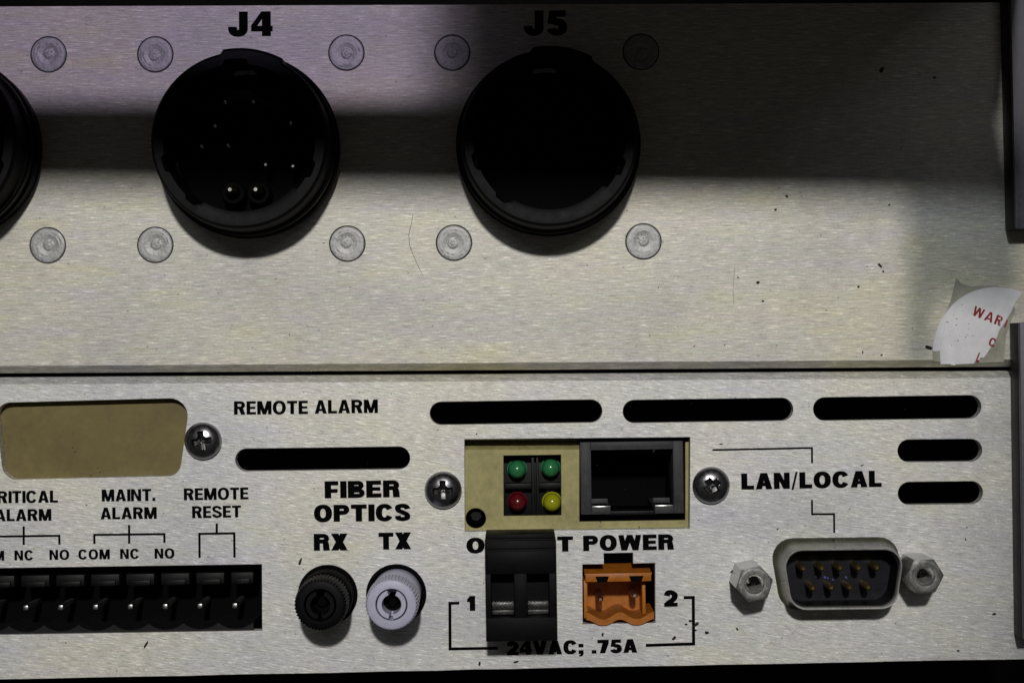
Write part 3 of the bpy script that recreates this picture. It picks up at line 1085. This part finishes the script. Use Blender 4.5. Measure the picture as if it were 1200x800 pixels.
# ------------------------------------------------------------------ fibre connectors
def fibre(px, py, label, mat, dark, rot):
    t = thing('fiber_connector', label, 'connector', px, py, rot, 'fiber optic connectors side by side')
    teeth = 46
    n = teeth * 4

    def kn(k, a, r):
        return r - (.19 if 2 <= k <= 7 and (int(round(a / (2 * math.pi) * n)) % 4) in (2, 3) else 0)
    MB().lathe([(4.3, -3), (4.3, -.3), (3.9, -.3), (3.9, -3)], 48, cap0=False, cap1=False).build('hole_liner', M['deep'], t)
    br = 3.6 if not dark else 3.9
    MB().lathe([(br, -4), (br, 3.4), (br - .12, 4.2), (br - .45, 4.8), (3.2, 4.9), (3.2, 6)], 64, cap0=True, cap1=True).build('barrel', M[mat if not dark else 'deep'], t, smooth=35)
    prof = [(3.0, 5.0), (3.3, 5.0), (3.72, 5.3), (3.76, 5.7), (3.76, 7.5), (3.74, 8.6), (3.7, 9.3), (3.62, 9.62), (3.45, 9.86), (3.2, 10.0), (2.32, 10.0), (2.24, 9.9), (2.2, 6.5)]
    MB().lathe(prof, n, cap0=False, cap1=True, rf=kn).build('knurled_cap', M[mat], t, smooth=32)
    # inner sleeve with a key slot at the top and a narrow slit below
    sl = MB()
    m = 72
    loops = []
    for (ro, h) in ((2.06, 6.2), (2.06, 9.75), (1.98, 9.85), (1.42, 9.85), (1.36, 9.75), (1.36, 6.2)):
        lp = []
        for i in range(m):
            a = 2 * math.pi * i / m
            d = math.degrees(a)
            key = abs(d - 90) < 19 or abs(d - 270) < 9
            lp.append((ro * math.cos(a), ro * math.sin(a), min(h, 6.8) if key else h))
        loops.append(lp)
    sl.loft(loops, False, False)
    sl.build('inner_sleeve', M[mat if not dark else 'shell'], t, smooth=25)
    MB().lathe([(2.25, 6.0), (2.25, 6.5), (.9, 6.55), (.55, 7.4), (.01, 7.4)], 32).build('ferrule_seat', M['deep'], t)
    return t


fibre(384, 696.5, 'black knurled fiber connector under the printed RX', 'shell', True, .0)
fibre(464.3, 696, 'pale lavender knurled fiber connector under the printed TX', 'white', False, .04)

# ------------------------------------------------------------------ black two-way plug
pt = thing('terminal_plug', 'black two way terminal plug covering part of the OUTPUT lettering', 'terminal plug', 610, 686, TL)
pc = at(610, 686)


def pll(px, py, h):
    u, v = at(px, py, h)
    return turn([(u - pc[0], v - pc[1])], TL)[0]


HF = 8.5
f0, f1 = pll(568.8, 633, HF), pll(652.6, 750, HF)
b0, b1 = f0[0] - .1, f1[0] + .1
bd = MB()
vt, vb = f0[1], f1[1]
holes_u = [(pll(575.5, 686, HF)[0], pll(602.5, 686, HF)[0]), (pll(617.5, 686, HF)[0], pll(643.5, 686, HF)[0])]
hv0, hv1 = pll(610, 723.5, HF)[1], pll(610, 672, HF)[1]
# body made of walls so that the two wire openings are real recesses
bd.box(b0, b1, hv1, vt - .1, 0.2, HF)                          # upper part
bd.box(b0, b1, vb, hv0, 0.2, HF)                               # lower part
bd.box(b0, holes_u[0][0], hv0 + .001, hv1 - .001, 0.2, HF)
bd.box(holes_u[0][1], holes_u[1][0], hv0 + .001, hv1 - .001, 0.2, HF)
bd.box(holes_u[1][1], b1, hv0 + .001, hv1 - .001, 0.2, HF)
bd.box(b0 + .2, b1 - .2, vb + .2, vt - .2, 0.1, 4.0)
bd.build('plug_body', M['plug'], pt, bevel=.06)
st_ = MB()
st_.box(b0 + .05, b1 - .05, vt - .35, vt + .05, 2, HF - 1.0)      # stepped top cap
st_.box(b0 + .1, b1 - .1, vt - .5, vt + .62, .3, 6.5)
st_.box(b0 - .02, b1 + .02, vt - 1.3, vt - .9, 5, HF + .09)
st_.build('top_step', M['plug'], pt, bevel=.1)
MB().box(b0 + .35, b1 - .35, hv1 + .35, vt - 1.6, HF - .2, HF + .10).build('raised_field', M['plug'], pt, bevel=.05)
for (x0_, x1_), hm in zip(holes_u, (7.2, 6.7)):
    cl = MB()
    v0 = pll(610, 720, hm)[1]
    v1 = pll(610, 705, hm)[1]
    cl.box(x0_ + .08, x1_ - .08, v0 + .75, v1, 4.0, hm)
    cl.box(x0_ + .1, x1_ - .1, v0, v0 + .7, 4.0, hm - .35)
    for j in range(7):
        u = x0_ + .3 + (x1_ - x0_ - .6) * j / 6
        cl.box(u - .1, u + .1, v1 - .1, v1 + .14, hm - 1.2, hm + .06)
    cl.build('wire_clamp', M['clamp'], pt, bevel=.05)
MB().box(-4.6, 4.6, -4.2, 4.2, -8, .25).build('plug_tongue', M['deep'], pt)

# ------------------------------------------------------------------ orange header
ot = thing('power_header', 'orange two pin power header in a notched opening beside the printed 2', 'power header', 725, 695, TL)
oc = at(725, 695)


def ol(px, py, h):
    u, v = at(px, py, h)
    return turn([(u - oc[0], v - oc[1])], TL)[0]


HO = .5
x0_, x1_ = ol(686.3, 695, HO)[0], ol(766, 695, HO)[0]
hb = MB()
yt, ym, yb = ol(725, 665, -3)[1], ol(725, 671.5, HO)[1], ol(725, 681.5, HO)[1]
s0, s1, s2, s3 = (ol(x, 695, HO)[0] for x in (698, 714, 737.5, 754.5))
hb.box(x0_, x1_ - .3, yb + .02, ym, -8, HO - .2)
hb.build('upper_wall', M['orange'], ot, bevel=.1)
hb = MB()                                               # sloping roof behind the front edge
hb.loft([[(x0_ - .1, ym - .2, HO - .25), (x1_ - .2, ym - .2, HO - .25), (x1_ - .5, yt, -6), (x0_ - .1, yt, -6)],
         [(x0_ - .1, ym - .02, HO - .25), (x1_ - .2, ym - .02, HO - .25), (x1_ - .5, yt + .4, -6), (x0_ - .1, yt + .4, -6)]])
hb.build('roof', M['orange'], ot)
for (p, q) in ((s0, s1), (s2, s3)):
    MB().prism([(p, ym - .42), (q, ym - .42), (q - .3, yb - .0), (p + .3, yb - .0)], HO - .6, HO - .12).build('key_slot', M['deep'], ot)  # dark block painting in the shade of an open slot
# wavy bottom wall
pts_o, pts_i = [], []
for j in range(41):
    f = j / 40
    px = 687 + (766.5 - 687) * f
    w = math.cos((f * 2 - .98) * 2 * math.pi * .5 * 2)
    arch = .5 + .5 * math.cos(2 * math.pi * (f * 2 - .5 - .5))
    yo = 732.5 - 6.5 * (arch ** 1.3) - 1.0 * f
    yi = 725.5 - 8.0 * (arch ** 1.2) - 1.0 * f
    pts_o.append(ol(px, yo, HO))
    pts_i.append(ol(px, yi, HO))
hb = MB()
hb.loft([[(*pts_o[j], HO), (*pts_i[j], HO), (*pts_i[j], -8), (*pts_o[j], -8)] for j in range(41)])
hb.build('wavy_wall', M['orange'], ot, smooth=50)
MB().box(x0_ - .2, x1_ - .9, ol(725, 733, -8)[1], ol(725, 662, -8)[1], -8.6, -7.6).build('back_wall', M['orange'], ot)
MB().box(x0_ - .25, x0_ + .3, ol(725, 724, 0)[1], yb + .1, -8, HO - .9).build('side_wall', M['orange'], ot, bevel=.08)
MB().box(x1_ - 1.5, x1_ - 1.0, ol(725, 722, 0)[1], yb - .1, -8, HO - 2.4).build('side_wall', M['orange'], ot, bevel=.08)
for (px, py) in ((703.6, 702), (743.6, 697.5)):
    u, v = ol(px, py, -1.3)
    MB().lathe([(.5, -8), (.5, -2.0), (.42, -1.5), (.2, -1.25)], 16, (u, v)).build('pin', M['tin'], ot)

# ------------------------------------------------------------------ serial connector
dt = thing('serial_connector', 'nine pin metal serial connector between two hex nuts', 'serial connector', *DBC, -.012)
loops = []
for (w, hh, r, h) in ((19.2, 10.6, 3.0, -.15), (18.9, 10.4, 2.95, .3), (18.5, 10.1, 2.8, .55), (18.1, 9.7, 2.7, .95), (17.7, 9.25, 2.6, 1.7), (17.4, 8.95, 2.55, 2.8), (17.25, 8.8, 2.5, 5.6),
                      (17.2, 8.75, 2.5, 5.9), (17.0, 8.55, 2.4, 6.0), (16.75, 8.25, 2.35, 5.9), (16.65, 8.15, 2.3, 5.6), (16.6, 8.1, 2.3, .4)):
    k = .0
    loops.append([(a, b, h) for a, b in dshape(w + .5, hh, r, .16)])
MB().loft(loops[:8], False, False).build('metal_shell', M['shellmetal'], dt, smooth=45)
MB().loft(loops[7:], False, False).build('shell_rim', M['rim'], dt, smooth=45)
MB().prism(dshape(17.15, 8.15, 2.3, .16), -2, .6).build('insert', M['insert'], dt)
cl = [[(a, b, h) for a, b in dshape(w, hh, 2.3, .16)] for w, hh, h in ((17.05, 8.05, .4), (17.05, 8.05, 5.0), (16.75, 7.75, 5.0), (16.6, 7.6, .4))]
MB().loft(cl, False, False).build('shade_lining', M['black'], dt, smooth=45)  # added dark lining that paints in the shade inside the shell
for row, xs, y in ((0, (941.5, 963.3, 984.8, 1006.4, 1027.8), 665.5), (1, (952.8, 974.6, 996.2, 1017.6), 688.5)):
    for i, x in enumerate(xs):
        u, v = at(x, y - .01 * (x - 985), 4.9)
        u, v = turn([(u - dc[0], v - dc[1])], -.012)[0]
        MB().lathe([(.5, .5), (.5, 4.3), (.42, 4.7), (.2, 4.95)], 14, (u, v)).build('pin', M['gold'], dt)
for k, (x, y, r) in enumerate(((957, 675.5, 1.6), (967, 676.5, 2.0), (970.5, 677.5, 1.4), (976.5, 679.5, 1.5), (992, 677, 1.8))):
    u, v = at(x, y, 1.2)
    MB().lathe([(r / PX, .55), (r / PX * .8, .95), (.05, 1.1)], 7, (u - dc[0], v - dc[1])).build('blue_residue', M['blue'], dt, smooth=20)


def nut(px, py, rot):
    u, v = at(px, py)
    u, v = u - dc[0], v - dc[1]
    mb = MB()
    A = 2.72

    def hexl(k, h):
        return [(u + A * k * math.cos(R(60 * i + rot)), v + A * k * math.sin(R(60 * i + rot)), h) for i in range(6)]

    def sub(lp, m=6):
        out = []
        for i in range(6):
            p, q = lp[i], lp[(i + 1) % 6]
            out += [tuple(p[j] + (q[j] - p[j]) * s / m for j in range(3)) for s in range(m)]
        return out

    def circ(r, h):
        ref = sub(hexl(1, 0))
        return [(u + r * math.cos(math.atan2(y - v, x - u)), v + r * math.sin(math.atan2(y - v, x - u)), h) for x, y, _ in ref]
    H = 7.6
    top_ = sub(hexl(1, H - .45))
    top2 = [(x, y, H - .08 - .5 * max(0, math.hypot(x - u, y - v) - 2.36)) for x, y, _ in sub(hexl(1, 0))]
    mb.loft([sub(hexl(1, 0)), top_ if False else top2, circ(2.22, H), circ(1.98, H + .02), circ(1.92, H - .12), circ(1.8, H - .12), circ(1.74, H), circ(1.42, H - .02), circ(1.3, H - .25)] , True, False)
    mb.build('hex_nut', M['steel'], dt, smooth=22)
    n_ = dt.children[-1] if dt.children else None
    th = MB()
    prof = []
    for k in range(9):
        z = H - .3 - k * .55
        prof += [(1.32, z), (1.08, z - .27)]
    th.lathe(prof + [(1.0, .5)], 32, (u, v), False, True)
    nutobj = [o for o in dt.children if o.name.startswith('hex_nut')][-1]
    th.build('thread_hole', M['steel'], nutobj, smooth=20)


nut(875.6, 674.2, 12)
nut(1069.5, 667.6, 2)

# ------------------------------------------------------------------ torn sticker
sk = thing('sticker', 'torn round white sticker with red WARR lettering at the right end of the seam', 'sticker', 1140, 385)
sc_ = at(1140, 385)


def kl(px, py, h=0.0):
    u, v = at(px, py, h)
    return (u - sc_[0], v - sc_[1])


outer = [(1092.4, 411.4), (1093.2, 402), (1095.6, 391), (1099, 382), (1103, 374.5), (1109, 365), (1115.8, 357), (1124, 350), (1133.7, 344), (1144, 340), (1154.8, 337.4),
         (1163, 336.4), (1171, 336.4), (1176, 337.2), (1184, 338.4), (1191, 340), (1197.6, 342.6), (1195, 346.5), (1192, 350.5), (1188, 357), (1184.4, 365.5), (1181, 371), (1177.6, 377), (1173, 383.5), (1170, 388),
         (1168.5, 393), (1166, 398.6), (1161.5, 406), (1158, 411), (1154.5, 416.5), (1151.5, 419.5), (1149, 418.6), (1146.5, 421.4), (1142.5, 423), (1140.5, 425.9), (1132, 426.2), (1120, 426.6),
         (1118.8, 427.8), (1114.5, 427.6), (1113.5, 426.5), (1101.8, 426.6), (1101.2, 419), (1100.8, 411), (1097, 411.8)]
me = plate_mesh('paper', [kl(x, y) for x, y in outer], [], .10, .24, M['paper'], .03)
link('paper', me, sk)
tape = [(1120.6, 325.2), (1126, 332), (1137, 335.5), (1150, 334.5), (1172, 335), (1190, 362), (1179, 392), (1177, 414), (1176, 424), (1150, 425), (1104, 424), (1093, 423), (1093, 404), (1106, 372), (1114, 352)]
me = plate_mesh('old_tape', [kl(x, y) for x, y in tape], [], .02, .07, M['tape'], .01)
link('old_tape', me, sk)
lay_mb = MB()
ang = R(-21.5)
RED = dict(s=.23, t=.19, gap=.2, w=dict(W=1.15, A=.92, R=.72, C=.8, L=.55), n={})


def red(txt, px, py, cap, width_px, clipx=None):
    polys, w = text_polys(txt, RED)
    a = kl(px, py)
    b = (a[0] + width_px / PX * math.cos(ang), a[1] + width_px / PX * math.sin(ang))
    lay(polys, a, b, w, cap / PX, lay_mb, .25)


red('WAR', 1138, 369, 11.5, 36)
red('I', 1176, 383, 9, 2.2)
red('C', 1157, 404, 10, 8)
red('L', 1142.5, 423, 11, 4.2)
lay_mb.build('red_lettering', M['red_ink'], sk)
# creases of the tear
cr = MB()
for seg in (((1182, 338), (1183, 346), (1180, 354), (1176, 360), (1172, 367), (1172, 375), (1170, 382), (1166, 388)), ((1101, 411), (1102, 402), (1104, 392), (1107, 384))):
    P_ = [kl(x, y) for x, y in seg]
    cr.loft([[(p[0] - .05, p[1], .235), (p[0], p[1] + .02, .275), (p[0] + .05, p[1], .235)] for p in P_], True, True)
cr.build('crease', M['paper'], sk)
dots = MB()
for _ in range(34):
    x, y = rnd.gauss(1122, 12), rnd.gauss(385, 14)
    if (x - 1168) ** 2 + (y - 412) ** 2 < 70 ** 2 and y < 424:
        p = kl(x, y)
        r = rnd.uniform(.03, .09)
        dots.sheet([(p[0] + r * math.cos(R(60 * i)), p[1] + r * math.sin(R(60 * i))) for i in range(6)], .246)
o = dots.build('dirt_specks', M['dirt'], sk)
o['kind'] = 'stuff'


# ------------------------------------------------------------------ rack brackets at the right edge
def bracket(label, front, hf, edge_px):
    """front: outline of the front face in photograph pixels."""
    t = thing('rack_bracket', label, 'bracket', 1220, 300, 0, 'grey brackets at the right edge')
    c_ = at(1220, 300)
    P_ = [(at(x, y, hf)[0] - c_[0], at(x, y, hf)[1] - c_[1]) for x, y in front]
    ring = [(u, v) for u, v in P_]
    MB().prism(ring, .03, hf - .9).build('bracket_body', M['black'], t, bevel=.15)
    inner = roundpoly(ring, .25, 3)
    MB().prism(inner, hf - .9 + .002, hf).build('face_plate', M['bracket'], t, bevel=.1)
    return t


bracket('grey rack bracket at the upper right edge of the picture', [(1183.5, -40), (1260, -40), (1260, 266), (1191, 268)], 5.5, 0)
bracket('grey rack bracket at the lower right edge below the torn sticker', [(1195, 378), (1260, 376), (1260, 749), (1200, 750)], 5.0, 0)
